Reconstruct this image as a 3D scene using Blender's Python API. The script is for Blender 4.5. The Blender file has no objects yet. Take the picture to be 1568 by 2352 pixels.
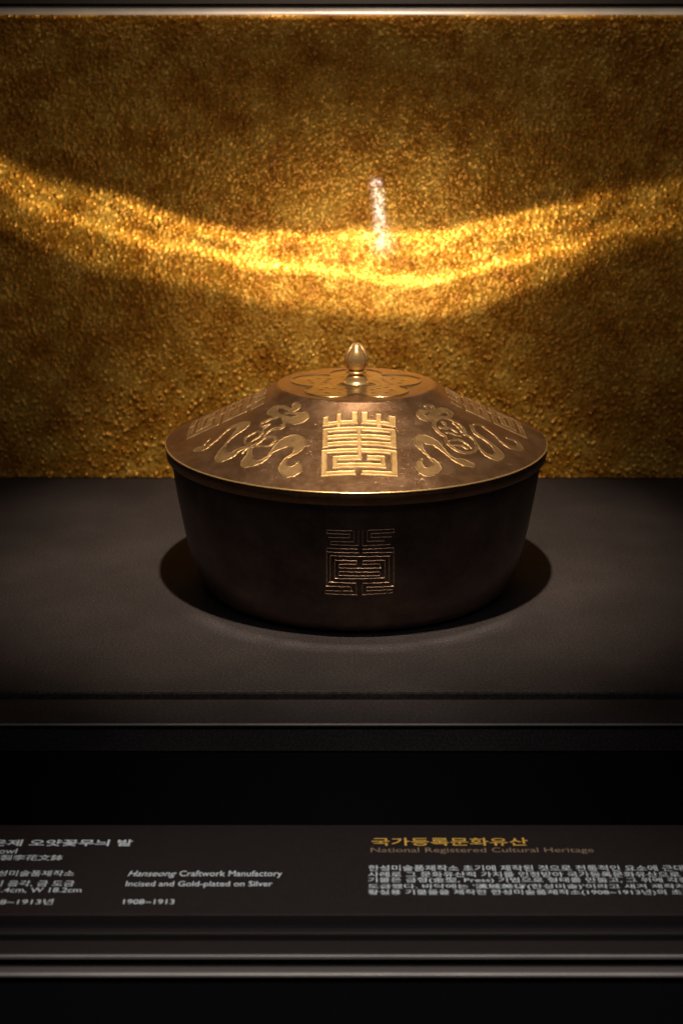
import bpy, bmesh, math, random
import numpy as np
from mathutils import Vector
random.seed(7); np.random.seed(7)
R = math.radians
sc = bpy.context.scene
col = sc.collection

# ---------------------------------------------------------------- camera, world, lamps, exposure
cam_data = bpy.data.cameras.new('camera')
cam = bpy.data.objects.new('camera', cam_data); col.objects.link(cam)
cam.location = (-0.00703, -0.69176, 0.25173)
cam.rotation_euler = (R(90 - 17.456), 0, 0)
cam_data.sensor_fit = 'VERTICAL'; cam_data.sensor_height = 36.0
cam_data.lens = 36.0 * 3409.24 / 2352
cam_data.clip_start = 0.02; cam_data.clip_end = 20
cam_data.dof.use_dof = True; cam_data.dof.focus_distance = 0.625; cam_data.dof.aperture_fstop = 15
sc.camera = cam

world = bpy.data.worlds.new('World'); sc.world = world; world.use_nodes = True
world.node_tree.nodes['Background'].inputs[0].default_value = (1.0, .82, .68, 1)
world.node_tree.nodes['Background'].inputs[1].default_value = 0.006

sc.view_settings.view_transform = 'Standard'; sc.view_settings.look = 'None'
sc.view_settings.exposure = 0.0; sc.view_settings.gamma = 1.0
sc.cycles.use_denoising = True
sc.cycles.max_bounces = 6
sc.cycles.sample_clamp_indirect = 2.0

def aim(o, target):
    d = Vector(target) - o.location
    o.rotation_euler = d.to_track_quat('-Z', 'Y').to_euler()

def spot(name, loc, target, watts, size, radius, blend, colour):
    l = bpy.data.lights.new(name, 'SPOT'); l.energy = watts; l.spot_size = R(size)
    l.shadow_soft_size = radius; l.spot_blend = blend; l.color = colour
    o = bpy.data.objects.new(name, l); col.objects.link(o); o.location = loc; aim(o, target)
    return o

# the small ceiling spot of the case, above and a little in front of the bowl
spot('ceiling_spot', (0.0, -0.263, 0.874), (-0.01, 0.022, 0.03), 45, 28, 0.012, 1.0, (1.0, .80, .60))
# added fill lamp, standing in for dim gallery ambient on the case front
gl = bpy.data.lights.new('gallery_fill', 'AREA'); gl.shape = 'RECTANGLE'; gl.size = 1.4; gl.size_y = 0.25
gl.energy = 1.9; gl.color = (1.0, .93, .90)
g = bpy.data.objects.new('gallery_fill', gl); col.objects.link(g); g.location = (0.1, -1.0, 1.5); aim(g, (0, -.25, 0))

# added narrow spot that brightens the caption lettering and front rails
spot('caption_fill', (0.0, -0.62, 0.85), (0.0, -0.325, -.015), 22, 24, 0.03, 1.0, (1.0, .93, .89))

CHAR = [(-16.27, -13.31, -44.16, -49.56), (-10.09, -7.53, -43.36, -49.06), (-3.5, -0.48, -42.86, -48.76), (0.94, 4.17, -42.86, -48.76), (7.13, 10.09, -43.26, -49.06), (12.91, 16.54, -43.36, -49.56), (-16.27, -0.48, -47.46, -49.46), (0.94, 16.54, -47.16, -49.46), (-10.09, -7.8, -48.76, -51.86), (7.53, 10.09, -48.76, -51.86), (-16.27, 16.41, -51.16, -53.66), (-16.27, -13.58, -51.46, -63.06), (13.58, 16.41, -51.46, -62.86), (-16.27, 16.41, -55.66, -58.26), (-16.27, 16.41, -59.96, -62.56), (-1.08, 1.21, -51.46, -68.16), (-16.67, 16.41, -64.36, -66.76), (-16.67, -13.85, -64.66, -80.06), (13.45, 16.54, -64.66, -79.86), (-16.67, -1.61, -77.46, -80.06), (0.54, 16.54, -77.46, -80.06), (-11.83, 0.81, -68.46, -71.26), (-11.83, -9.14, -68.96, -75.46), (-11.83, 11.56, -72.96, -75.66), (9.01, 11.3, -68.96, -75.46), (3.09, 11.3, -68.46, -71.26), (-1.08, 1.21, -66.36, -70.36)]
CHAR_X = 0.76
LEFT = [[(-47.82, -52.76, 1.0), (-48.05, -57.06, 1.3), (-48.69, -61.96, 2.2), (-46.35, -63.66, 1.8), (-43.17, -64.26, 1.3), (-40.09, -62.66, 0.9), (-37.95, -60.06, 0.8), (-35.79, -57.46, 1.6), (-32.24, -55.26, 2.4), (-28.62, -55.16, 2.6), (-25.84, -57.96, 2.4), (-26.42, -61.76, 1.6), (-28.82, -64.36, 0.8), (-31.01, -65.66, 0.8), (-32.26, -68.56, 1.3), (-32.36, -72.46, 1.8), (-29.41, -74.86, 2.4), (-26.35, -73.56, 2.0), (-25.97, -71.16, 1.2)], [(-49.32, -50.46, 0.9), (-53.42, -50.86, 1.3), (-56.05, -52.86, 1.8), (-60.24, -52.06, 2.4), (-61.03, -47.36, 1.5), (-59.52, -42.36, 0.7), (-57.44, -38.56, 0.9), (-55.29, -35.66, 1.4), (-52.62, -33.16, 2.0), (-51.59, -30.66, 2.0), (-54.8, -28.36, 1.6), (-58.63, -27.86, 0.9), (-61.71, -31.26, 0.7), (-63.84, -34.36, 0.7), (-66.51, -36.46, 0.8), (-69.23, -37.66, 1.6), (-72.19, -36.16, 1.8), (-73.83, -36.26, 1.0)], [(-70.44, -34.56, 0.7), (-69.18, -32.56, 0.6), (-67.5, -29.96, 0.5)], [(-47.9, -51.26, 0.8), (-50.2, -46.86, 0.6), (-50.18, -43.16, 0.7), (-47.94, -41.76, 0.6), (-45.18, -41.16, 0.7), (-43.23, -43.36, 0.6), (-43.81, -45.76, 0.6), (-46.29, -46.76, 0.5), (-47.83, -48.16, 0.6), (-47.9, -51.26, 0.8)], [(-46.96, -51.76, 0.8), (-43.82, -50.36, 0.6), (-41.17, -48.26, 0.7), (-38.41, -48.46, 0.8), (-36.5, -50.46, 0.8), (-37.3, -53.36, 0.7), (-39.53, -54.56, 0.6), (-43.25, -52.86, 0.6), (-46.96, -51.76, 0.8)], [(-51.39, -54.26, 0.5), (-49.23, -52.06, 0.6), (-47.0, -50.96, 0.7), (-44.29, -50.06, 0.5)], [(-41.69, -46.86, 0.6), (-39.97, -43.96, 0.6), (-36.77, -43.36, 0.9), (-33.51, -44.16, 0.9), (-32.94, -40.66, 0.8), (-34.01, -36.16, 0.9), (-37.56, -34.66, 0.8), (-40.82, -34.96, 0.8), (-43.36, -35.46, 0.8), (-43.24, -38.06, 0.6), (-40.69, -37.96, 0.5)], [(-42.5, -44.16, 0.5), (-41.97, -40.46, 0.6), (-39.73, -38.56, 0.6)], [(-34.03, -35.76, 0.8), (-37.68, -31.46, 1.5), (-38.75, -28.26, 1.9), (-36.91, -27.16, 1.3), (-34.02, -28.96, 1.0), (-31.58, -32.06, 0.9), (-29.19, -34.06, 1.2), (-27.34, -33.46, 1.5), (-28.34, -30.96, 1.3)], [(-34.29, -34.86, 0.8), (-31.36, -39.36, 1.4), (-27.61, -41.46, 2.0), (-24.39, -41.16, 2.2), (-25.35, -39.16, 1.5), (-29.12, -36.66, 0.6), (-32.91, -34.26, 0.6)]]
RIGHT = [[(27.86, -67.46, 0.8), (26.8, -71.26, 1.5), (28.43, -74.46, 2.0), (31.09, -74.46, 2.0), (34.37, -70.96, 1.8), (33.89, -67.46, 1.2), (31.55, -65.16, 0.7), (29.22, -62.26, 0.9), (27.14, -58.26, 1.6), (27.75, -54.76, 2.0), (30.74, -53.76, 2.2), (34.34, -54.56, 1.8), (37.35, -57.56, 1.4), (39.89, -60.66, 0.9), (42.91, -62.86, 1.2), (46.52, -62.86, 1.9), (50.11, -63.16, 1.4)], [(31.17, -30.16, 0.7), (34.35, -27.76, 0.9), (34.92, -30.26, 0.9), (32.2, -33.16, 0.8), (29.03, -36.06, 1.4), (29.38, -38.66, 1.8), (32.42, -38.06, 1.4), (35.48, -32.96, 1.4), (39.08, -27.56, 1.5), (42.49, -25.96, 1.6), (42.73, -29.66, 1.0), (40.95, -31.86, 0.6)], [(39.27, -48.06, 0.9), (36.61, -46.36, 0.9), (34.73, -42.86, 0.9), (35.72, -37.26, 0.9), (39.22, -33.16, 0.9), (42.99, -33.06, 0.8), (46.68, -33.96, 0.8), (48.78, -37.36, 0.8), (48.74, -41.26, 0.7)], [(39.27, -48.06, 0.8), (40.37, -52.76, 0.9), (43.85, -55.46, 0.9), (47.94, -55.66, 0.8), (52.34, -51.86, 0.8), (53.7, -46.26, 0.8), (51.72, -41.76, 0.8), (48.5, -41.36, 0.8)], [(38.98, -37.36, 0.9), (40.03, -39.16, 0.8), (40.12, -41.56, 0.6)], [(37.3, -42.26, 0.8), (40.12, -41.56, 0.8)], [(43.79, -35.16, 0.5), (45.99, -37.16, 0.8), (47.64, -40.26, 0.5)], [(40.12, -41.56, 0.6), (42.5, -40.56, 0.7), (45.21, -41.76, 0.5)], [(40.98, -50.26, 0.5), (44.83, -47.56, 0.7), (48.49, -47.86, 0.6), (51.08, -50.26, 0.6)], [(41.73, -52.86, 0.5), (45.94, -51.46, 0.6), (49.11, -52.06, 0.6)], [(40.41, -44.46, 0.5), (44.13, -44.06, 0.6), (46.92, -43.96, 0.5)], [(52.61, -30.26, 0.8), (53.57, -36.06, 1.1), (56.68, -38.26, 1.1), (59.35, -39.86, 1.0), (61.94, -42.36, 1.3), (64.06, -47.06, 1.8), (62.0, -51.86, 1.6), (58.31, -51.96, 1.2), (55.72, -49.86, 0.8), (54.11, -46.86, 0.6)], [(53.72, -28.26, 0.6), (57.28, -25.46, 0.9), (59.95, -27.66, 0.8), (63.48, -30.66, 0.6), (65.55, -33.86, 0.7), (68.17, -36.06, 1.2), (71.51, -35.76, 1.6), (75.19, -32.46, 1.4), (73.88, -26.96, 1.0), (69.52, -27.46, 0.8)]]
BODYLINES = [(-13.48, 53.08, -2.57, 53.1), (-13.48, 51.55, -3.49, 51.46), (-12.7, 49.66, -3.48, 49.79), (-11.65, 47.84, -1.77, 47.83), (-11.66, 46.29, 0.35, 46.06), (-13.52, 44.5, -0.04, 44.37), (-13.39, 42.63, 0.37, 42.62), (-11.67, 40.95, 14.18, 40.62), (-9.95, 38.84, -0.27, 38.65), (-8.1, 36.89, -0.4, 37.04), (-7.97, 35.1, 10.13, 34.99), (-7.97, 33.35, 9.62, 33.05), (-8.37, 31.4, 9.77, 31.32), (-9.97, 29.85, 11.8, 30.06), (-12.39, 27.95, -0.62, 27.71), (-13.74, 25.9, -3.02, 25.85), (-14.02, 23.61, -2.35, 23.77), (-14.16, 22.0, -0.19, 21.88), (4.38, 53.33, 15.45, 53.45), (5.58, 51.71, 15.87, 51.86), (5.59, 49.92, 14.57, 49.83), (3.76, 48.11, 11.42, 48.07), (1.93, 45.97, 13.97, 46.24), (1.94, 44.28, 15.59, 44.54), (1.95, 42.68, 15.49, 42.39), (2.24, 38.65, 11.68, 38.77), (1.99, 37.04, 9.7, 36.96), (2.05, 27.65, 13.71, 27.73), (3.94, 25.74, 15.77, 25.58), (3.82, 23.93, 15.25, 23.96), (1.96, 21.96, 15.28, 22.33), (-1.73, 53.22, -1.72, 47.97), (-3.44, 51.6, -3.43, 49.87), (-11.7, 47.7, -11.71, 46.24), (0.23, 53.36, 0.27, 46.29), (2.02, 53.36, 2.06, 46.06), (4.04, 53.46, 4.08, 48.11), (5.63, 51.71, 5.64, 50.03), (15.45, 53.45, 15.47, 51.86), (-13.42, 53.08, -13.43, 51.55), (-13.46, 44.36, -13.47, 42.44), (15.59, 44.54, 15.62, 42.3), (-13.45, 42.3, -13.52, 25.85), (-11.91, 40.9, -11.96, 27.93), (-9.95, 38.67, -9.97, 29.85), (-8.1, 36.89, -8.1, 35.1), (-8.1, 33.2, -8.1, 31.4), (15.55, 42.16, 15.82, 25.58), (13.54, 40.65, 13.74, 27.67), (11.73, 38.57, 11.85, 30.06), (9.7, 36.82, 9.72, 35.02), (9.67, 33.17, 9.69, 31.32), (-0.36, 38.88, -0.35, 37.04), (2.11, 38.88, 2.12, 37.04), (-0.57, 27.79, -0.54, 21.96), (2.05, 27.88, 2.09, 21.96), (-2.89, 25.85, -2.88, 23.91), (3.88, 25.85, 3.9, 24.03), (-14.07, 23.34, -14.08, 21.94), (15.31, 23.88, 15.34, 22.21)]
UP = [(-0.2022, 0.1881), (-0.1781, 0.178), (-0.135, 0.1676), (-0.1165, 0.1615), (-0.0978, 0.1551), (-0.0792, 0.1515), (-0.0658, 0.1485), (-0.0579, 0.1478), (-0.0078, 0.1478), (0.0302, 0.1494), (0.0554, 0.1505), (0.0743, 0.1556), (0.0931, 0.1592), (0.1119, 0.1629), (0.1256, 0.1649), (0.1367, 0.1685), (0.1681, 0.1721), (0.1887, 0.1802)]
LO = [(-0.2029, 0.178), (-0.1913, 0.1651), (-0.1667, 0.1553), (-0.1447, 0.1478), (-0.1236, 0.1402), (-0.0984, 0.1379), (-0.0734, 0.1316), (-0.0483, 0.1265), (-0.0078, 0.124), (0.0177, 0.1188), (0.0395, 0.1176), (0.0497, 0.1202), (0.0751, 0.1247), (0.0941, 0.1298), (0.113, 0.136), (0.1319, 0.1397), (0.1444, 0.1462), (0.1905, 0.1531)]
LO2 = [(-0.2046, 0.1531), (-0.1594, 0.1323), (-0.1181, 0.1214), (-0.0801, 0.1151), (-0.0485, 0.1078), (-0.0079, 0.1023), (0.0308, 0.0995), (0.0694, 0.104), (0.0947, 0.1132), (0.1208, 0.123), (0.1663, 0.1439)]
TEXT = [('은제 오얏꽃무늬 발', 'w', -0.12962, -0.08015, -0.22782, -0.23229), ('Bowl', 'w', -0.12794, -0.11947, -0.23376, -0.23726), ('銀製李花文鉢', 'w', -0.12858, -0.1028, -0.23813, -0.24186), ('한성미술품제작소', 'w', -0.12672, -0.09717, -0.24834, -0.25193), ('기 음각, 금 도금', 'w', -0.12308, -0.09607, -0.25466, -0.25844), ('H 11.4cm, W 18.2cm', 'w', -0.12726, -0.09295, -0.25897, -0.2619), ('1908~1913년', 'w', -0.12419, -0.10101, -0.26583, -0.26919), ('Craftwork Manufactory', 'w', -0.06158, -0.02703, -0.24834, -0.25193), ('Hanseong', 'i', -0.07893, -0.06261, -0.24834, -0.25193), ('Incised and Gold-plated on Silver', 'w', -0.07878, -0.02998, -0.25494, -0.25817), ('1908~1913', 'w', -0.07812, -0.06149, -0.26609, -0.26893), ('국가등록문화유산', 'g', 0.00352, 0.05824, -0.22661, -0.23199), ('National Registered Cultural Heritage', 't', 0.00311, 0.08044, -0.23317, -0.23639), ('한성미술품제작소 초기에 제작된 것으로 전통적인 요소에 근대', 'w', 0.00214, 0.10898, -0.24498, -0.24862), ('사례로 그 문화유산적 가치를 인정받아 국가등록문화유산으로', 'w', 0.00193, 0.10692, -0.24918, -0.25248), ('기물은 금형(金型, Press) 기법으로 형태를 만들고, 그 위에 각종', 'w', 0.00186, 0.10933, -0.25276, -0.25629), ("도금했다. 바닥에는 '漢城美術(한성미술)'이라고 새겨 제작처", 'w', 0.0018, 0.10715, -0.25683, -0.26004), ('황실용 기물들을 제작한 한성미술품제작소(1908~1913년)의 초기', 'w', 0.00174, 0.10852, -0.26031, -0.26374)]
WALL_Y = 0.17778

# ---------------------------------------------------------------- helpers
def mesh_obj(name, verts, faces, mat=None, parent=None, smooth=True):
    me = bpy.data.meshes.new(name)
    me.from_pydata(verts, [], faces); me.update()
    o = bpy.data.objects.new(name, me); col.objects.link(o)
    if mat: me.materials.append(mat)
    if smooth: me.polygons.foreach_set('use_smooth', [True] * len(me.polygons))
    if parent is not None: o.parent = parent
    return o

def grid_obj(name, V, F, mat, parent=None):
    """V: (n,3) floats, F: (m,4) quads, quickly."""
    me = bpy.data.meshes.new(name)
    n, m = len(V), len(F)
    me.vertices.add(n); me.vertices.foreach_set('co', np.ascontiguousarray(V, dtype=np.float32).ravel())
    me.loops.add(4 * m); me.loops.foreach_set('vertex_index', np.ascontiguousarray(F, dtype=np.int32).ravel())
    me.polygons.add(m); me.polygons.foreach_set('loop_start', np.arange(0, 4 * m, 4, dtype=np.int32))
    me.polygons.foreach_set('loop_total', np.full(m, 4, dtype=np.int32))
    me.update(calc_edges=True); me.validate()
    me.polygons.foreach_set('use_smooth', np.ones(m, dtype=bool))
    me.materials.append(mat)
    o = bpy.data.objects.new(name, me); col.objects.link(o)
    if parent is not None: o.parent = parent
    return o

def lathe(name, prof, mat, parent=None, seg=256, loc=(0, 0, 0), sharp=None):
    """prof: list of (r, z) from the bottom up; r = 0 ends close with a pole."""
    V, F, rings = [], [], []
    for r, z in prof:
        if r < 1e-7:
            rings.append([len(V)]); V.append((0, 0, z))
        else:
            rings.append(list(range(len(V), len(V) + seg)))
            V += [(r * math.cos(2 * math.pi * k / seg), r * math.sin(2 * math.pi * k / seg), z) for k in range(seg)]
    for a, b in zip(rings[:-1], rings[1:]):
        for k in range(seg):
            j = (k + 1) % seg
            if len(a) == 1 and len(b) == 1: continue
            if len(a) == 1: F.append((a[0], b[j], b[k]))
            elif len(b) == 1: F.append((a[k], a[j], b[0]))
            else: F.append((a[k], a[j], b[j], b[k]))
    o = mesh_obj(name, V, F, mat, parent); o.location = loc
    return o

def smooth_profile(pts, n=6):
    """Catmull-Rom through (r, z) points."""
    P = [Vector((p[0], p[1])) for p in pts]; out = []
    for i in range(len(P) - 1):
        a = P[max(i - 1, 0)]; b = P[i]; c = P[i + 1]; d = P[min(i + 2, len(P) - 1)]
        for k in range(n):
            t = k / n
            q = .5 * ((2 * b) + (c - a) * t + (2 * a - 5 * b + 4 * c - d) * t * t + (3 * b - a - 3 * c + d) * t ** 3)
            out.append((max(q[0], 0), q[1]))
    out.append(tuple(P[-1])); return out

def box(name, x0, x1, y0, y1, z0, z1, mat, parent=None, bevel=0.0, seg=2):
    bm = bmesh.new()
    bmesh.ops.create_cube(bm, size=1)
    for v in bm.verts:
        v.co = Vector(((x0 + x1) / 2 + v.co.x * (x1 - x0), (y0 + y1) / 2 + v.co.y * (y1 - y0), (z0 + z1) / 2 + v.co.z * (z1 - z0)))
    if bevel:
        bmesh.ops.bevel(bm, geom=bm.edges[:], offset=bevel, segments=seg, profile=.5, affect='EDGES')
    me = bpy.data.meshes.new(name); bm.to_mesh(me); bm.free()
    o = bpy.data.objects.new(name, me); col.objects.link(o); me.materials.append(mat)
    if parent is not None: o.parent = parent
    return o

def thing(name, label, cat, loc=(0, 0, 0)):
    o = bpy.data.objects.new(name, None); col.objects.link(o); o.location = loc
    o.empty_display_size = .02; o['label'] = label; o['category'] = cat
    return o

class NT:
    def __init__(s, tree): s.t = tree; s.n = tree.nodes; s.l = tree.links
    def new(s, kind, **kw):
        n = s.n.new(kind)
        for k, v in kw.items(): setattr(n, k, v)
        return n
    def link(s, a, b): s.l.new(a, b)
    def math(s, op, a, b=None, c=None, clamp=False):
        n = s.n.new('ShaderNodeMath'); n.operation = op; n.use_clamp = clamp
        for i, v in enumerate((a, b, c)):
            if v is None: continue
            if isinstance(v, (int, float)): n.inputs[i].default_value = v
            else: s.l.new(v, n.inputs[i])
        return n.outputs[0]
    def ss(s, v, a, b):
        n = s.n.new('ShaderNodeMapRange'); n.interpolation_type = 'SMOOTHSTEP'
        s.l.new(v, n.inputs['Value'])
        for k, x in (('From Min', a), ('From Max', b)):
            if isinstance(x, (int, float)): n.inputs[k].default_value = x
            else: s.l.new(x, n.inputs[k])
        return n.outputs[0]

def material(name, base, rough=.5, metal=0.0, spec=.5):
    m = bpy.data.materials.new(name); m.use_nodes = True
    nt = NT(m.node_tree); p = m.node_tree.nodes['Principled BSDF']
    p.inputs['Base Color'].default_value = (*base, 1); p.inputs['Roughness'].default_value = rough
    p.inputs['Metallic'].default_value = metal; p.inputs['Specular IOR Level'].default_value = spec
    return m, nt, p

def noise(nt, scale, detail=4, rough=.6, vec=None, dist=0.0):
    n = nt.new('ShaderNodeTexNoise'); n.inputs['Scale'].default_value = scale
    n.inputs['Detail'].default_value = detail; n.inputs['Roughness'].default_value = rough
    n.inputs['Distortion'].default_value = dist
    if vec is None:
        vec = nt.new('ShaderNodeTexCoord').outputs['Object']
    nt.link(vec, n.inputs['Vector']); return n.outputs['Fac']

def ramp(nt, fac, stops):
    r = nt.new('ShaderNodeValToRGB')
    while len(r.color_ramp.elements) < len(stops): r.color_ramp.elements.new(.5)
    for e, (p, c) in zip(r.color_ramp.elements, stops): e.position = p; e.color = (*c, 1)
    nt.link(fac, r.inputs[0]); return r.outputs[0]

def bump(nt, p, height, dist, strength=1.0):
    b = nt.new('ShaderNodeBump'); b.inputs['Distance'].default_value = dist; b.inputs['Strength'].default_value = strength
    nt.link(height, b.inputs['Height']); nt.link(b.outputs[0], p.inputs['Normal']); return b

# ---------------------------------------------------------------- materials
# aged silver of the lid
m_silver, nt, p = material('aged_silver', (.2, .14, .1), .36, .9)
n1 = noise(nt, 90, 6, .65); n2 = noise(nt, 420, 5, .7)
mix = nt.math('ADD', nt.math('MULTIPLY', n1, .65), nt.math('MULTIPLY', n2, .35))
nt.link(ramp(nt, mix, [(.30, (.21, .105, .046)), (.46, (.29, .162, .082)), (.58, (.35, .21, .118)), (.74, (.46, .31, .19))]), p.inputs['Base Color'])
rr = nt.new('ShaderNodeMapRange'); nt.link(n1, rr.inputs['Value'])
rr.inputs['From Min'].default_value = .3; rr.inputs['From Max'].default_value = .7
rr.inputs['To Min'].default_value = .31; rr.inputs['To Max'].default_value = .41
nt.link(rr.outputs[0], p.inputs['Roughness'])
mp = nt.new('ShaderNodeMapping'); nt.link(nt.new('ShaderNodeTexCoord').outputs['Object'], mp.inputs[0])
mp.inputs['Scale'].default_value = (1, 7, 7); mp.inputs['Rotation'].default_value = (0, 0, .7)
scr = nt.ss(noise(nt, 260, 3, .7, mp.outputs[0]), .60, .72)
bump(nt, p, nt.math('ADD', n2, nt.math('MULTIPLY', scr, .6)), .00013, .7)
# darker silver of the body
m_body, nt, p = material('dark_silver', (.1, .07, .06), .42, .35)
n1 = noise(nt, 45, 6, .7); n2 = noise(nt, 600, 4, .7)
nt.link(ramp(nt, n1, [(.35, (.085, .052, .042)), (.52, (.14, .088, .072)), (.68, (.20, .13, .105))]), p.inputs['Base Color'])
bump(nt, p, n2, .00008, .5)
# gold plating
m_gold, nt, p = material('gold_plating', (.7, .45, .16), .50, .85)
n1 = noise(nt, 160, 6, .7)
nt.link(ramp(nt, n1, [(.3, (.36, .22, .085)), (.52, (.55, .36, .15)), (.72, (.66, .47, .24))]), p.inputs['Base Color'])
m_golddim, nt, p = material('dim_gold_plating', (.5, .33, .15), .48, .85)  # dimmer gold; on the side characters weaker light is put into the colour
n1 = noise(nt, 140, 6, .7)
nt.link(ramp(nt, n1, [(.3, (.24, .142, .06)), (.55, (.39, .25, .11)), (.75, (.51, .345, .17))]), p.inputs['Base Color'])
m_bloom, nt, p = material('blossom_gilding', (.5, .33, .15), .3, .9)
n1 = noise(nt, 120, 6, .7)
nt.link(ramp(nt, n1, [(.3, (.20, .13, .058)), (.5, (.31, .215, .10)), (.7, (.42, .30, .15))]), p.inputs['Base Color'])
bump(nt, p, n1, .0001, .4)
m_line, nt, p = material('incised_gold_line', (.55, .36, .24), .4, .4)  # gold tint, brightened: light caught by the stroke edges is in the colour
n1 = noise(nt, 260, 4, .7)
nt.link(ramp(nt, n1, [(.33, (.12, .07, .055)), (.44, (.80, .50, .32)), (.7, (.92, .64, .42))]), p.inputs['Base Color'])
# polished finial
m_polish, nt, p = material('polished_gilt_silver', (1.0, .66, .28), .27, .8)
bump(nt, p, noise(nt, 500, 3, .5), .00005, .4)
# plinth: dark matt board with speckled grain
m_board, nt, p = material('dark_board', (.05, .045, .04), .75, 0, .25)
n1 = noise(nt, 1000, 2, .8); n2 = noise(nt, 14, 4, .6)
mix = nt.math('ADD', nt.math('MULTIPLY', n1, .7), nt.math('MULTIPLY', n2, .3))
nt.link(ramp(nt, mix, [(.36, (.015, .0128, .0134)), (.5, (.031, .0264, .0275)), (.64, (.064, .0545, .056))]), p.inputs['Base Color'])
bump(nt, p, n1, .0002, .5)
m_black, nt, p = material('black_recess', (.004, .0035, .004), .8, 0, .2)
m_plate, nt, p = material('label_plate_brown', (.020, .016, .0145), .6, 0, .3)
n1 = noise(nt, 1600, 3, .8)
nt.link(ramp(nt, n1, [(.35, (.012, .0088, .0085)), (.65, (.024, .0176, .0170))]), p.inputs['Base Color'])
m_rail, nt, p = material('dark_metal_rail', (.02, .017, .016), .45, .2, .4)
m_steel, nt, p = material('brushed_steel_rail', (.50, .45, .42), .45, .3)
n1 = noise(nt, 25, 3, .6)
nt.link(ramp(nt, n1, [(.3, (.23, .205, .19)), (.7, (.34, .31, .29))]), p.inputs['Base Color'])
m_mid, nt, p = material('grey_metal_rail', (.11, .096, .09), .5, .3)
def ink(name, c):
    m, nt, p = material(name, c, .6, 0, .3); n1 = noise(nt, 900, 3, .7)
    nt.link(ramp(nt, n1, [(.3, tuple(v * .72 for v in c)), (.6, c)]), p.inputs['Base Color']); return m
m_white = ink('white_ink', (.84, .92, .95)); m_gink = ink('gold_ink', (.85, .50, .09)); m_tink = ink('dull_gold_ink', (.36, .25, .16))

# the gold wall: hammered gold sheet
m_wall, nt, p = material('hammered_gold', (.8, .47, .12), .55, .35)
n1 = noise(nt, 60, 5, .65); n2 = noise(nt, 700, 5, .75)
nt.link(ramp(nt, nt.math('ADD', nt.math('MULTIPLY', n1, .5), nt.math('MULTIPLY', n2, .5)),
     [(.36, (.34, .108, .006)), (.48, (.62, .28, .022)), (.60, (.88, .52, .09))]), p.inputs['Base Color'])
rr = nt.new('ShaderNodeMapRange'); nt.link(n2, rr.inputs['Value'])
rr.inputs['From Min'].default_value = .3; rr.inputs['From Max'].default_value = .7
rr.inputs['To Min'].default_value = .30; rr.inputs['To Max'].default_value = .52
nt.link(rr.outputs[0], p.inputs['Roughness'])
bmp = bump(nt, p, n2, .00012, .6)
vor = nt.new('ShaderNodeTexVoronoi'); vor.inputs['Scale'].default_value = 850
nt.link(nt.new('ShaderNodeTexCoord').outputs['Object'], vor.inputs['Vector'])
v1 = nt.new('ShaderNodeVectorMath', operation='SUBTRACT'); nt.link(vor.outputs['Color'], v1.inputs[0]); v1.inputs[1].default_value = (.5, .5, .5)
v2 = nt.new('ShaderNodeVectorMath', operation='SCALE'); nt.link(v1.outputs[0], v2.inputs[0]); v2.inputs['Scale'].default_value = .56
v3 = nt.new('ShaderNodeVectorMath', operation='ADD'); nt.link(bmp.outputs[0], v3.inputs[0]); nt.link(v2.outputs[0], v3.inputs[1])
v4 = nt.new('ShaderNodeVectorMath', operation='NORMALIZE'); nt.link(v3.outputs[0], v4.inputs[0]); nt.link(v4.outputs[0], p.inputs['Normal'])

# ---------------------------------------------------------------- added spot standing in for light off the lid
# Unseen spot just above the lid; its pattern draws the bright curved band.
LX, LY, LZ = 0.004, 0.036, 0.1065
cl = bpy.data.lights.new('lid_reflection_standin', 'SPOT'); cl.energy = 1.0; cl.spot_size = R(160); cl.spot_blend = .15
cl.shadow_soft_size = 0.0015; cl.use_nodes = True
co = bpy.data.objects.new('lid_reflection_standin', cl); col.objects.link(co); co.location = (LX, LY, LZ); co.rotation_euler = (R(90), 0, 0)
DW = WALL_Y - LY
nt = NT(cl.node_tree); em = [n for n in nt.n if n.type == 'EMISSION'][0]
sep = nt.new('ShaderNodeSeparateXYZ'); nt.link(nt.new('ShaderNodeTexCoord').outputs['Normal'], sep.inputs[0])
az = nt.math('MAXIMUM', nt.math('ABSOLUTE', sep.outputs[2]), .02)
X = nt.math('MULTIPLY_ADD', nt.math('DIVIDE', sep.outputs[0], az), DW, LX)     # metres along the wall
Z = nt.math('MULTIPLY_ADD', nt.math('DIVIDE', sep.outputs[1], az), DW, LZ)     # metres up the wall
cmb = nt.new('ShaderNodeCombineXYZ'); nt.link(X, cmb.inputs[0]); nt.link(Z, cmb.inputs[1]); P2 = cmb.outputs[0]
wob = noise(nt, 28, 3, .6, P2); wob2 = noise(nt, 75, 3, .6, P2)
Zw = nt.math('ADD', Z, nt.math('ADD', nt.math('MULTIPLY_ADD', wob, .008, -.004), nt.math('MULTIPLY_ADD', wob2, .003, -.0015)))
XN = nt.math('MULTIPLY_ADD', X, 2.0, .5)                                        # x -0.25..0.25 -> 0..1
def curve(pts, scale=1.0):
    n = nt.new('ShaderNodeFloatCurve'); c = n.mapping.curves[0]
    q = [(x * 2 + .5, v * scale) for x, v in pts]
    c.points[0].location = q[0]; c.points[1].location = q[-1]
    for a in q[1:-1]: c.points.new(*a)
    n.mapping.update(); nt.link(XN, n.inputs['Value']); return nt.math('DIVIDE', n.outputs[0], scale)
UPc = curve([(-.25, .211)] + UP + [(.25, .205)], 4.0); LOc = curve([(-.25, .201)] + LO + [(.25, .185)], 4.0)
LO2c = curve([(-.25, .180)] + LO2 + [(.25, .165)], 4.0)
soft = curve([(-.25, .010), (-.12, .0045), (0, .0022), (.09, .0025), (.15, .010), (.25, .016)], 20)
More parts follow.
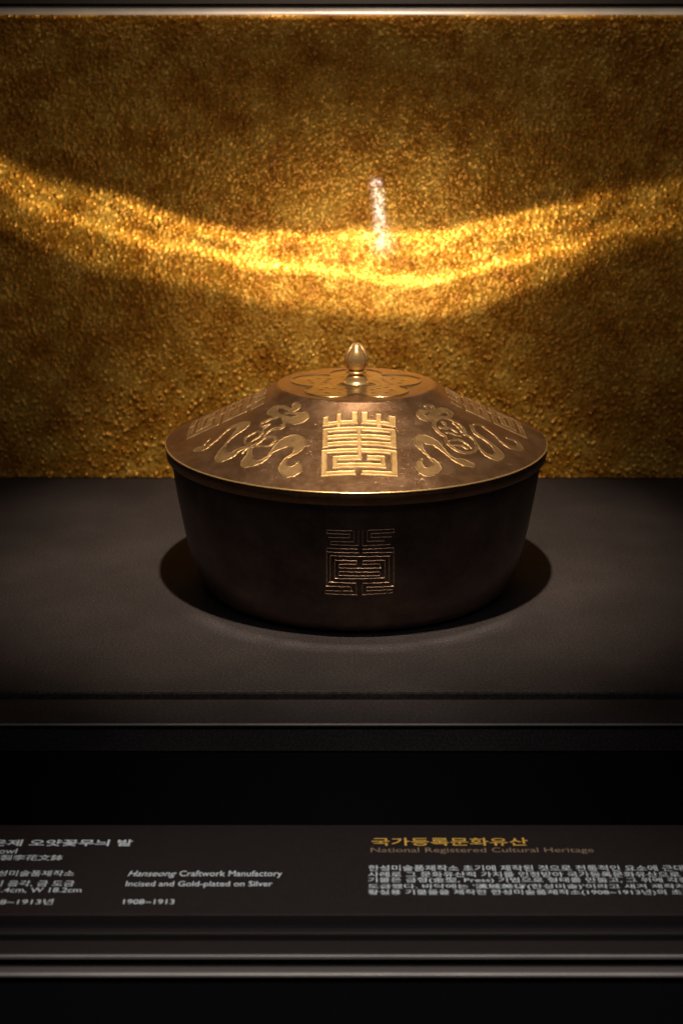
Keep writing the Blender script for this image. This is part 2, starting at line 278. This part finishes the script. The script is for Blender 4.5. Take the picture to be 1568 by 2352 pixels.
inten = curve([(-.25, .10), (-.19, .32), (-.12, .54), (-.05, .84), (.0, .86), (.06, .86), (.10, .72), (.125, .48), (.15, .22), (.19, .10), (.25, .02)])
def gauss(v, s):
    e = nt.math('DIVIDE', v, s); return nt.math('EXPONENT', nt.math('MULTIPLY', nt.math('MULTIPLY', e, e), -1.0))
du = nt.math('SUBTRACT', UPc, Zw); dl = nt.math('SUBTRACT', Zw, LOc)
band = nt.math('MULTIPLY', nt.ss(du, nt.math('MULTIPLY', soft, -1.0), soft), nt.ss(dl, nt.math('MULTIPLY', soft, -1.3), soft))
fil_n = nt.new('ShaderNodeCombineXYZ'); nt.link(X, fil_n.inputs[0]); nt.link(nt.math('MULTIPLY', nt.math('SUBTRACT', Zw, LOc), 3.5), fil_n.inputs[1])
fil = nt.ss(noise(nt, 34, 3, .6, fil_n.outputs[0], .6), .36, .66)
body = nt.math('MULTIPLY', band, nt.math('MULTIPLY_ADD', fil, .62, .22))
fl = nt.math('MULTIPLY', gauss(nt.math('SUBTRACT', dl, .0018), .0036), .70)
fu = nt.math('MULTIPLY', gauss(nt.math('SUBTRACT', du, .0015), .0042), .34)
b1 = nt.math('MULTIPLY', nt.math('ADD', body, nt.math('MULTIPLY', nt.math('ADD', fl, fu), nt.math('MULTIPLY_ADD', band, .6, .4))), inten)
d2 = nt.math('SUBTRACT', Zw, LO2c)
b2 = nt.math('MULTIPLY', nt.math('MULTIPLY', nt.ss(d2, -.006, .006), nt.ss(dl, .006, -.006)), nt.math('MULTIPLY', inten, .25))
gx = nt.math('SUBTRACT', X, .012); gz = nt.math('SUBTRACT', Z, .155)
halo = nt.math('MULTIPLY', nt.math('MULTIPLY', gauss(gx, .075), gauss(gz, .040)), .13)
wide = nt.math('MULTIPLY', nt.math('MULTIPLY', gauss(nt.math('ADD', X, .03), .17), gauss(nt.math('SUBTRACT', Z, .15), .08)), .034)
topl = nt.math('MULTIPLY', nt.math('MULTIPLY', gauss(gx, .16), nt.ss(Z, .2675, .2695)), .75)  # extra patch in the added spot, brightens the upper rail
tot = nt.math('ADD', nt.math('ADD', b1, b2), nt.math('ADD', nt.math('ADD', halo, topl), wide))
cosf = nt.math('POWER', nt.math('ABSOLUTE', sep.outputs[2]), -2.5)      # cancels the spot's falloff towards the sides
tot = nt.math('MULTIPLY', tot, nt.math('MINIMUM', cosf, 9.0))
# pale streak shaped into the same added spot
sx = nt.math('SUBTRACT', X, nt.math('MULTIPLY_ADD', nt.math('SUBTRACT', Z, .1775), -.09, .0130))
streak = nt.math('MULTIPLY', nt.ss(nt.math('ABSOLUTE', sx), .0044, .0012), nt.math('MULTIPLY', nt.ss(Z, .140, .154), nt.ss(Z, .1800, .1768)))
blob = nt.math('MULTIPLY', nt.math('MULTIPLY', gauss(nt.math('SUBTRACT', X, .0170), .006), gauss(nt.math('SUBTRACT', Z, .1430), .0060)), .50)
s_br = nt.math('MULTIPLY_ADD', topl, .12, blob)
s_br = nt.math('MULTIPLY_ADD', streak, nt.math('MULTIPLY_ADD', nt.ss(Z, .150, .177), .40, .60), s_br)
cA = nt.new('ShaderNodeVectorMath', operation='SCALE'); cA.inputs[0].default_value = (1.0, .80, .50); nt.link(tot, cA.inputs['Scale'])
cB = nt.new('ShaderNodeVectorMath', operation='SCALE'); cB.inputs[0].default_value = (.55, .85, 3.2); nt.link(s_br, cB.inputs['Scale'])
nt.link(s_br, cB.inputs['Scale'])
ad = nt.new('ShaderNodeVectorMath', operation='ADD'); nt.link(cA.outputs[0], ad.inputs[0]); nt.link(cB.outputs[0], ad.inputs[1])
nt.link(ad.outputs[0], em.inputs['Color']); em.inputs['Strength'].default_value = 2.55

# added spot draws a thin ring of light onto the plinth in front
rl = bpy.data.lights.new('lid_edge_standin', 'SPOT'); rl.energy = 1.0; rl.spot_size = R(40); rl.spot_blend = .1
rl.shadow_soft_size = 0.003; rl.use_nodes = True
ro = bpy.data.objects.new('lid_edge_standin', rl); col.objects.link(ro); ro.location = (0, -.263, .874)
nt = NT(rl.node_tree); em = [n for n in nt.n if n.type == 'EMISSION'][0]
sep = nt.new('ShaderNodeSeparateXYZ'); nt.link(nt.new('ShaderNodeTexCoord').outputs['Normal'], sep.inputs[0])
az = nt.math('MAXIMUM', nt.math('ABSOLUTE', sep.outputs[2]), .02)
X = nt.math('MULTIPLY', nt.math('DIVIDE', sep.outputs[0], az), .874)
Y = nt.math('MULTIPLY_ADD', nt.math('DIVIDE', sep.outputs[1], az), .874, -.262)
rad_ = nt.math('SQRT', nt.math('ADD', nt.math('MULTIPLY', X, X), nt.math('MULTIPLY', Y, Y)))
front = nt.ss(nt.math('DIVIDE', nt.math('MULTIPLY', Y, -1.0), rad_), .35, .90)
cmb = nt.new('ShaderNodeCombineXYZ'); nt.link(X, cmb.inputs[0]); nt.link(Y, cmb.inputs[1])
brk = nt.ss(noise(nt, 40, 3, .6, cmb.outputs[0]), .35, .65)
ring = nt.math('ADD', gauss(nt.math('SUBTRACT', rad_, .0878), .0011), nt.math('MULTIPLY', gauss(nt.math('SUBTRACT', rad_, .0918), .0022), .4))
nt.link(nt.math('MULTIPLY', nt.math('MULTIPLY', ring, front), nt.math('MULTIPLY_ADD', brk, .8, .2)), em.inputs['Strength'])
em.inputs['Color'].default_value = (1, .85, .72, 1); rl.energy = 80

# ---------------------------------------------------------------- gold wall with its pips as real relief
def build_wall():
    dx = .0005; x = np.arange(-.33, .33, dx); z = np.arange(0.0005, .2735, dx)
    X, Z = np.meshgrid(x, z)
    pitch = .0018
    rng = np.random.RandomState(3)
    ni, nj = int(.7 / pitch) + 4, int(.3 / pitch) + 4
    jx = rng.uniform(-.45, .45, (nj, ni)) * pitch; jz = rng.uniform(-.45, .45, (nj, ni)) * pitch
    rad = rng.uniform(.0007, .0015, (nj, ni)); hh = rng.uniform(.05, 1.0, (nj, ni)) ** 1.4 * .00080
    hh[rng.rand(nj, ni) < .25] = 0; zc = (np.arange(nj)[:, None] * pitch) * np.ones((1, ni)); m_ = rng.rand(nj, ni) < np.where(zc < .06, .075, .025); hh[m_] = .0015; rad[m_] = .0013
    ci = np.floor((X + .34) / pitch).astype(int); cj = np.floor((Z + .004) / pitch).astype(int)
    Hh = np.zeros_like(X)
    for a in (-1, 0, 1):
        for b in (-1, 0, 1):
            i = np.clip(ci + a, 0, ni - 1); j = np.clip(cj + b, 0, nj - 1)
            px = (i + .5) * pitch - .34 + jx[j, i]; pz = (j + .5) * pitch - .004 + jz[j, i]
            d2 = ((X - px) ** 2 + ((Z - pz) / 1.25) ** 2) / rad[j, i] ** 2
            Hh = np.maximum(Hh, hh[j, i] * np.clip(1 - d2, 0, 1) ** 1.6)
    # slow waviness of the sheet
    low = .0006 * np.sin(X * 41 + 2 * np.sin(Z * 23)) * np.sin(Z * 37 + 1.3) + .0004 * np.sin(X * 113 + Z * 71)
    Y = WALL_Y - Hh - low
    V = np.stack([X, Y, Z], -1).reshape(-1, 3)
    nz, nx = X.shape
    idx = np.arange(nx * nz).reshape(nz, nx)
    Fq = np.stack([idx[:-1, :-1], idx[:-1, 1:], idx[1:, 1:], idx[1:, :-1]], -1).reshape(-1, 4)
    o = grid_obj('gold_wall', V, Fq, m_wall); o['kind'] = 'structure'
    o['label'] = 'hammered gold sheet forming the back wall of the display case'
    b = box('backing', -.33, .33, WALL_Y + .002, WALL_Y + .02, 0.0005, .2735, m_black, o)
build_wall()

# ---------------------------------------------------------------- the case around it
tr = thing('upper_rail', 'pale metal rail running along the top of the gold wall', 'rail', (0, WALL_Y, .2735))
def at(o, parent):
    o.location = -Vector(parent.location); return o
at(box('rail_bar', -.34, .34, WALL_Y - .0055, WALL_Y + .0035, .2678, .2722, m_steel, tr, .0019, 6), tr)
at(box('rail_cover', -.34, .34, WALL_Y - .004, WALL_Y + .02, .2736, .33, m_rail, tr), tr)

pl = thing('plinth', 'dark brown matt plinth that the lidded bowl stands on', 'plinth', (0, 0, -.02))
at(box('top_slab', -.34, .34, -.1355, WALL_Y + .02, -.012, 0.0, m_board, pl, .0012, 2), pl)
at(box('shadow_groove', -.34, .34, -.1427, -.1357, -.012, -.0045, m_black, pl), pl)
at(box('front_strip', -.34, .34, -.1650, -.1430, -.0125, 0.0, m_board, pl, .0006, 3), pl)
at(box('strip_edge_highlight', -.34, .34, -.1661, -.1652, -.0009, -.0001, m_steel, pl, .0002, 2), pl)  # added pale strip; the front edge's highlight is in its colour
at(box('front_face', -.34, .34, -.1645, -.1500, -.09, -.0128, m_black, pl), pl)

fl_ = box('case_floor', -.5, .5, -.60, .18, -.10, -.0905, m_black); fl_['kind'] = 'structure'
fl_['label'] = 'black bottom of the display case'

lp = thing('label_panel', 'dark brown caption panel with white and gold Korean and English lettering', 'sign', (0, -.245, -.019))
at(box('panel', -.34, .34, -.2750, -.2171, -.019, -.0152, m_plate, lp, .0004, 2), lp)
rs = thing('front_rail', 'stepped dark metal rail with two bright edges below the caption panel', 'rail', (0, -.29, -.02))
at(box('black_step', -.34, .34, -.2819, -.2753, -.024, -.0185, m_black, rs), rs)
at(box('thin_lip', -.34, .34, -.2855, -.2822, -.022, -.0152, m_rail, rs, .0006, 2), rs)
at(box('black_strip', -.34, .34, -.2893, -.2858, -.024, -.0185, m_black, rs), rs)  # plain black strip between the bars
at(box('flat_bar', -.34, .34, -.2966, -.2895, -.024, -.0150, m_plate, rs, .0004, 2), rs)
at(box('edge_highlight', -.34, .34, -.2976, -.2969, -.0165, -.0151, m_steel, rs, .0003, 3), rs)  # the edge's reflection put into a paler bar
at(box('black_strip', -.34, .34, -.3027, -.2979, -.026, -.0185, m_black, rs), rs)
at(box('outer_bar', -.34, .34, -.3060, -.3030, -.0163, -.0152, m_mid, rs, .0003, 2), rs)  # dim half of the bar; its brightening towards the front is in the colours
at(box('edge_highlight', -.34, .34, -.3074, -.3061, -.0163, -.0150, m_steel, rs, .0005, 4), rs)  # pale half, the highlight on the bar's front edge put into colour
at(box('bar_support', -.34, .34, -.3064, -.3032, -.05, -.0166, m_black, rs), rs)

# printed lettering, one mesh per printed line
def lettering():
    ms = {'w': m_white, 'i': m_white, 'g': m_gink, 't': m_tink}
    for s, k, x0, x1, y0, y1 in TEXT:
        cu = bpy.data.curves.new('lettering', 'FONT'); cu.body = s; cu.size = 1.0
        cu.offset = .004 if k in 'wi' else (.012 if k == 'g' else .0)
        if k == 'i': cu.shear = .3
        if s == TEXT[0][0]: cu.offset = .022
        cu.resolution_u = 3
        to = bpy.data.objects.new('tmp_text', cu); col.objects.link(to)
        dg = bpy.context.evaluated_depsgraph_get(); ev = to.evaluated_get(dg)
        me = bpy.data.meshes.new_from_object(ev)
        bpy.data.objects.remove(to)
        n = len(me.vertices); c = np.zeros(n * 3, dtype=np.float32); me.vertices.foreach_get('co', c); c = c.reshape(-1, 3)
        a, b = c[:, 0].min(), c[:, 0].max()
        hangul = any(ord(ch) > 0x3000 for ch in s)
        lo, hi = (c[:, 1].min(), c[:, 1].max())
        if not hangul: lo = 0.0; hi = .72
        v = (c[:, 1] - lo) / (hi - lo)
        out = np.empty_like(c)
        out[:, 0] = x0 + (c[:, 0] - a) / (b - a) * (x1 - x0)
        out[:, 1] = y1 + v * (y0 - y1)
        out[:, 2] = -.01505
        me.vertices.foreach_set('co', out.ravel()); me.update()
        me.materials.clear(); me.materials.append(ms[k])
        o = bpy.data.objects.new('lettering', me); col.objects.link(o); o.parent = lp; o.location = -lp.location
lettering()

# ---------------------------------------------------------------- the bowl
bowl = thing('lidded_bowl', 'dark silver bowl with a gilt engraved lid and bud shaped knob', 'bowl')
# body
BODY_P = smooth_profile([(.0730, .0011), (.0745, .0024), (.0760, .0048), (.0776, .0088), (.0795, .0138), (.0820, .0226), (.0843, .0352), (.0868, .0508), (.0880, .0607), (.0884, .0652)], 4)
lathe('body', [(0, .0022), (.055, .0022), (.060, 0.0), (.0660, 0.0), (.0700, .0002)] + BODY_P + [(.0858, .0655), (.0, .0655)], m_body, bowl)
body = bowl.children[0]
LIDP = [(0, .0983), (.0366, .0983), (.0375, .09822), (.0383, .0977), (.0398, .0966), (.0440, .0940), (.0480, .0917), (.0520, .0895), (.0580, .0866), (.0640, .0837), (.0700, .0808), (.0760, .0779), (.0850, .0737), (.0900, .0714), (.09075, .07105), (.09105, .07085), (.09115, .0705), (.09110, .0700), (.0907, .0656), (.0903, .0653), (.0884, .0654)]
lp_ = [(r, z) for r, z in LIDP]
lid = lathe('lid', list(reversed(lp_)), m_silver, bowl, 320)
lathe('rim_highlight_ring', [(.0907, .0708), (.09105, .0706), (.09125, .0708), (.09125, .07105), (.09108, .0713), (.0907, .0715)], m_polish, lid, 320)  # added polished ring, put on to catch the edge highlight
_LR = [q[0] for q in LIDP if q[1] > .0704]; _LZ = [q[1] for q in LIDP if q[1] > .0704]
def lidz(r): return np.interp(r, _LR, _LZ)

def relief(name, sdf, ext, step, mat, parent, high=.00026, ridge=.00014, rot=0.0, zfun=lidz, inner=None):
    """Raised metal inlay: sdf(x, y) > 0 inside, in plan metres; it follows the lid's surface."""
    x = np.arange(ext[0], ext[1], step); y = np.arange(ext[2], ext[3], step)
    X, Y = np.meshgrid(x, y); d = sdf(X, Y)
    h = np.clip((d + .00022) / .00042, 0, 1); h = h * h * (3 - 2 * h)
    hh = -.00012 + (high + .00012) * h + ridge * np.exp(-((d - .0003) / .00020) ** 2)
    if inner is not None: hh = hh + inner(X, Y)
    Zs = zfun(np.hypot(X, Y)) + hh
    keep = d > -.00032
    q = keep[:-1, :-1] & keep[:-1, 1:] & keep[1:, 1:] & keep[1:, :-1]
    idx = np.arange(X.size).reshape(X.shape)
    Fq = np.stack([idx[:-1, :-1][q], idx[:-1, 1:][q], idx[1:, 1:][q], idx[1:, :-1][q]], -1)
    used = np.unique(Fq); remap = -np.ones(X.size, dtype=int); remap[used] = np.arange(len(used))
    V = np.stack([X.ravel()[used], Y.ravel()[used], Zs.ravel()[used]], -1)
    o = grid_obj(name, V, remap[Fq], mat, parent); o.rotation_euler.z = rot
    return o

def char_sdf(X, Y):
    d = np.full_like(X, -1.0)
    cx_ = CHAR_X / 1000
    for a, b, p_, q_ in CHAR:
        x0, x1 = a / 1000 + cx_, b / 1000 + cx_; y1, y0 = p_ / 1000, q_ / 1000
        if y0 > y1: y0, y1 = y1, y0
        # strokes a touch uneven, as cut by hand
        wv = .00006 * np.sin(X * 900 + y0 * 9000) + .00006 * np.sin(Y * 1100 + x0 * 7000)
        dd = np.minimum(np.minimum(X - x0, x1 - X), np.minimum(Y - y0, y1 - Y)) + wv
        d = np.maximum(d, dd)
    return d

def stroke_sdf(strokes):
    segs = []
    for st in strokes:
        P = [np.array(q) / 1000 for q in st]
        # smooth the traced line
        fine = []
        for i in range(len(P) - 1):
            a = P[max(i - 1, 0)]; b = P[i]; c = P[i + 1]; d_ = P[min(i + 2, len(P) - 1)]
            for k in range(4):
                t = k / 4
                fine.append(.5 * ((2 * b) + (c - a) * t + (2 * a - 5 * b + 4 * c - d_) * t * t + (3 * b - a - 3 * c + d_) * t ** 3))
        fine.append(P[-1])
        segs += list(zip(fine[:-1], fine[1:]))
    def f(X, Y):
        D = np.full_like(X, -1.0)
        for a, b in segs:
            vx, vy = b[0] - a[0], b[1] - a[1]; L2 = vx * vx + vy * vy + 1e-12
            t = np.clip(((X - a[0]) * vx + (Y - a[1]) * vy) / L2, 0, 1)
            w = a[2] + (b[2] - a[2]) * t
            D = np.maximum(D, w * (.86 + 250 * w) - np.hypot(X - a[0] - t * vx, Y - a[1] - t * vy))
        return D + .00020 * np.sin(X * 1500 + 1) * np.sin(Y * 1700)
    return f

char = relief('seal_character', char_sdf, (-.018, .020, -.084, -.040), .00012, m_gold, lid)
for k, a in enumerate((90, 180, 270)):
    c2 = char.copy(); col.objects.link(c2); c2.material_slots[0].link = 'OBJECT'; c2.material_slots[0].material = m_golddim; c2.parent = lid; c2.rotation_euler.z = R(a)  # side and back copies coloured dimmer for the light falling off sideways
def bounds(st):
    xs = [q[0] / 1000 for s in st for q in s]; ys = [q[1] / 1000 for s in st for q in s]
    return (min(xs) - .004, max(xs) + .004, min(ys) - .004, max(ys) + .004)
relief('ribbon_ornament', stroke_sdf(LEFT), bounds(LEFT), .00011, m_golddim, lid, .00012, .00013)
relief('ribbon_ornament', stroke_sdf(RIGHT), bounds(RIGHT), .00011, m_golddim, lid, .00012, .00013)

# five-petalled blossom round the knob
def flower_sdf(X, Y):
    d = np.full_like(X, -1.0)
    for k in range(5):
        a = R(90 + 72 * k); px, py = .0192 * math.cos(a), .0192 * math.sin(a)
        d = np.maximum(d, .0132 - np.hypot(X - px, Y - py))
    return d
def stamens(X, Y):
    h = np.zeros_like(X); rr_ = np.hypot(X, Y); an = np.arctan2(Y, X)
    for k in range(5):
        for j, (ro, da) in enumerate(((.0235, 0), (.021, 14), (.021, -14), (.0165, 22), (.0165, -22), (.0150, 7), (.0150, -7))):
            a = R(90 + 72 * k + da)
            dd = np.hypot(X - ro * math.cos(a), Y - ro * math.sin(a))
            h += .00022 * np.exp(-(dd / .0011) ** 2)
    h += .0001 * np.exp(-((rr_ - .0115) / .0006) ** 2)
    return h
relief('blossom_ornament', flower_sdf, (-.034, .034, -.034, .034), .0002, m_bloom, lid, .00004, .00040, 0.0, lambda r: np.full_like(r, .0983), stamens)

# emblem cut into the front of the body: thin raised lines
def body_r(z): return np.interp(z, [q[1] for q in BODY_P], [q[0] for q in BODY_P])
def body_lines():
    V, F = [], []
    for i, (x0, z0, x1, z1) in enumerate(BODYLINES):
        x0, z0, x1, z1 = [v / 1000 for v in (x0, z0, x1, z1)]
        horiz = abs(x1 - x0) > abs(z1 - z0)
        n = max(2, int(math.hypot(x1 - x0, z1 - z0) / .0012)); w = .00020 if horiz else .00016
        hgt = .00016 if horiz else .00013
        base = len(V)
        for k in range(n + 1):
            t = k / n; x = x0 + (x1 - x0) * t; z = z0 + (z1 - z0) * t + (.00006 * math.sin(k * 1.7 + i) if horiz else 0)
            ww = w * (1 + .25 * math.sin(k * 2.3 + i * 1.1))
            for o_, h in ((-1, -.0001), (-.55, hgt + .00007), (.55, hgt + .00007), (1, -.0001)):
                xx = x + (0 if horiz else o_ * ww); zz = z + (o_ * ww if horiz else 0)
                r = float(body_r(zz)) + h
                V.append((xx, -math.sqrt(max(r * r - xx * xx, 0)), zz))
        for k in range(n):
            for j in range(3):
                a = base + k * 4 + j
                F.append((a, a + 1, a + 5, a + 4) if horiz else (a, a + 4, a + 5, a + 1))
    return mesh_obj('seal_character', V, F, m_line, body)
body_lines()

# knob: stepped foot, ring, and a bud wrapped in four petals
zb = .0983
knob = lathe('knob', [(0, zb - .0002), (.0060, zb - .0002), (.0062, zb + .0004), (.0059, zb + .0008),
       (.0054, zb + .0010), (.0050, zb + .0022), (.0045, zb + .0036), (.0043, zb + .0041), (.0040, zb + .0042)] +
      [(.0033, zb + .0044), (.0033, zb + .0050), (.0046, zb + .0052), (.00485, zb + .0057), (.0046, zb + .0062), (.0034, zb + .0064)] +
      smooth_profile([(.0036, zb + .0068), (.0044, zb + .0076), (.0047, zb + .0092), (.0047, zb + .0110), (.0043, zb + .0135), (.0034, zb + .0160), (.0020, zb + .0182), (.0, zb + .0197)], 5),
      m_polish, bowl, 96)
def petal(ang, front=False):
    nu, nv = 14, 18; V, F = [], []
    prof = smooth_profile([(.0040, zb + .0071), (.0049, zb + .0082), (.00535, zb + .0105), (.0052, zb + .0132), (.0042, zb + .0160), (.0027, zb + .0183), (.0009, zb + .0200)], 3)
    prof = prof[::1][:nv + 1]
    n = len(prof)
    for side in (0, 1):
        for i, (r, z) in enumerate(prof):
            t = i / (n - 1)
            half = R(60 if front else 42) * (math.sin(math.pi * min(1, .22 + .58 * t)) ** .6) * (1 - .45 * t ** 4)
            for j in range(nu + 1):
                u = j / nu * 2 - 1; a = ang + u * half
                rr_ = r * ((.965 - .01 * u * u) if front else (1.03 + .05 * math.sin(math.pi * t) + .035 * u * u)) - side * .00030
                V.append((rr_ * math.cos(a), rr_ * math.sin(a), z - (.0012 if front else .0) * t * t - .0016 * u * u * (t ** 2)))
    m = (nu + 1)
    def I(s_, i, j): return s_ * n * m + i * m + j
    for i in range(n - 1):
        for j in range(nu):
            F.append((I(0, i, j), I(0, i, j + 1), I(0, i + 1, j + 1), I(0, i + 1, j)))
            F.append((I(1, i, j), I(1, i + 1, j), I(1, i + 1, j + 1), I(1, i, j + 1)))
    for i in range(n - 1):
        F.append((I(0, i, 0), I(0, i + 1, 0), I(1, i + 1, 0), I(1, i, 0)))
        F.append((I(0, i, nu), I(1, i, nu), I(1, i + 1, nu), I(0, i + 1, nu)))
    for j in range(nu):
        F.append((I(0, 0, j), I(1, 0, j), I(1, 0, j + 1), I(0, 0, j + 1)))
        F.append((I(0, n - 1, j), I(0, n - 1, j + 1), I(1, n - 1, j + 1), I(1, n - 1, j)))
    return mesh_obj('petal', V, F, m_polish, knob)
petal(R(270), True); petal(R(90)); petal(R(2)); petal(R(178))
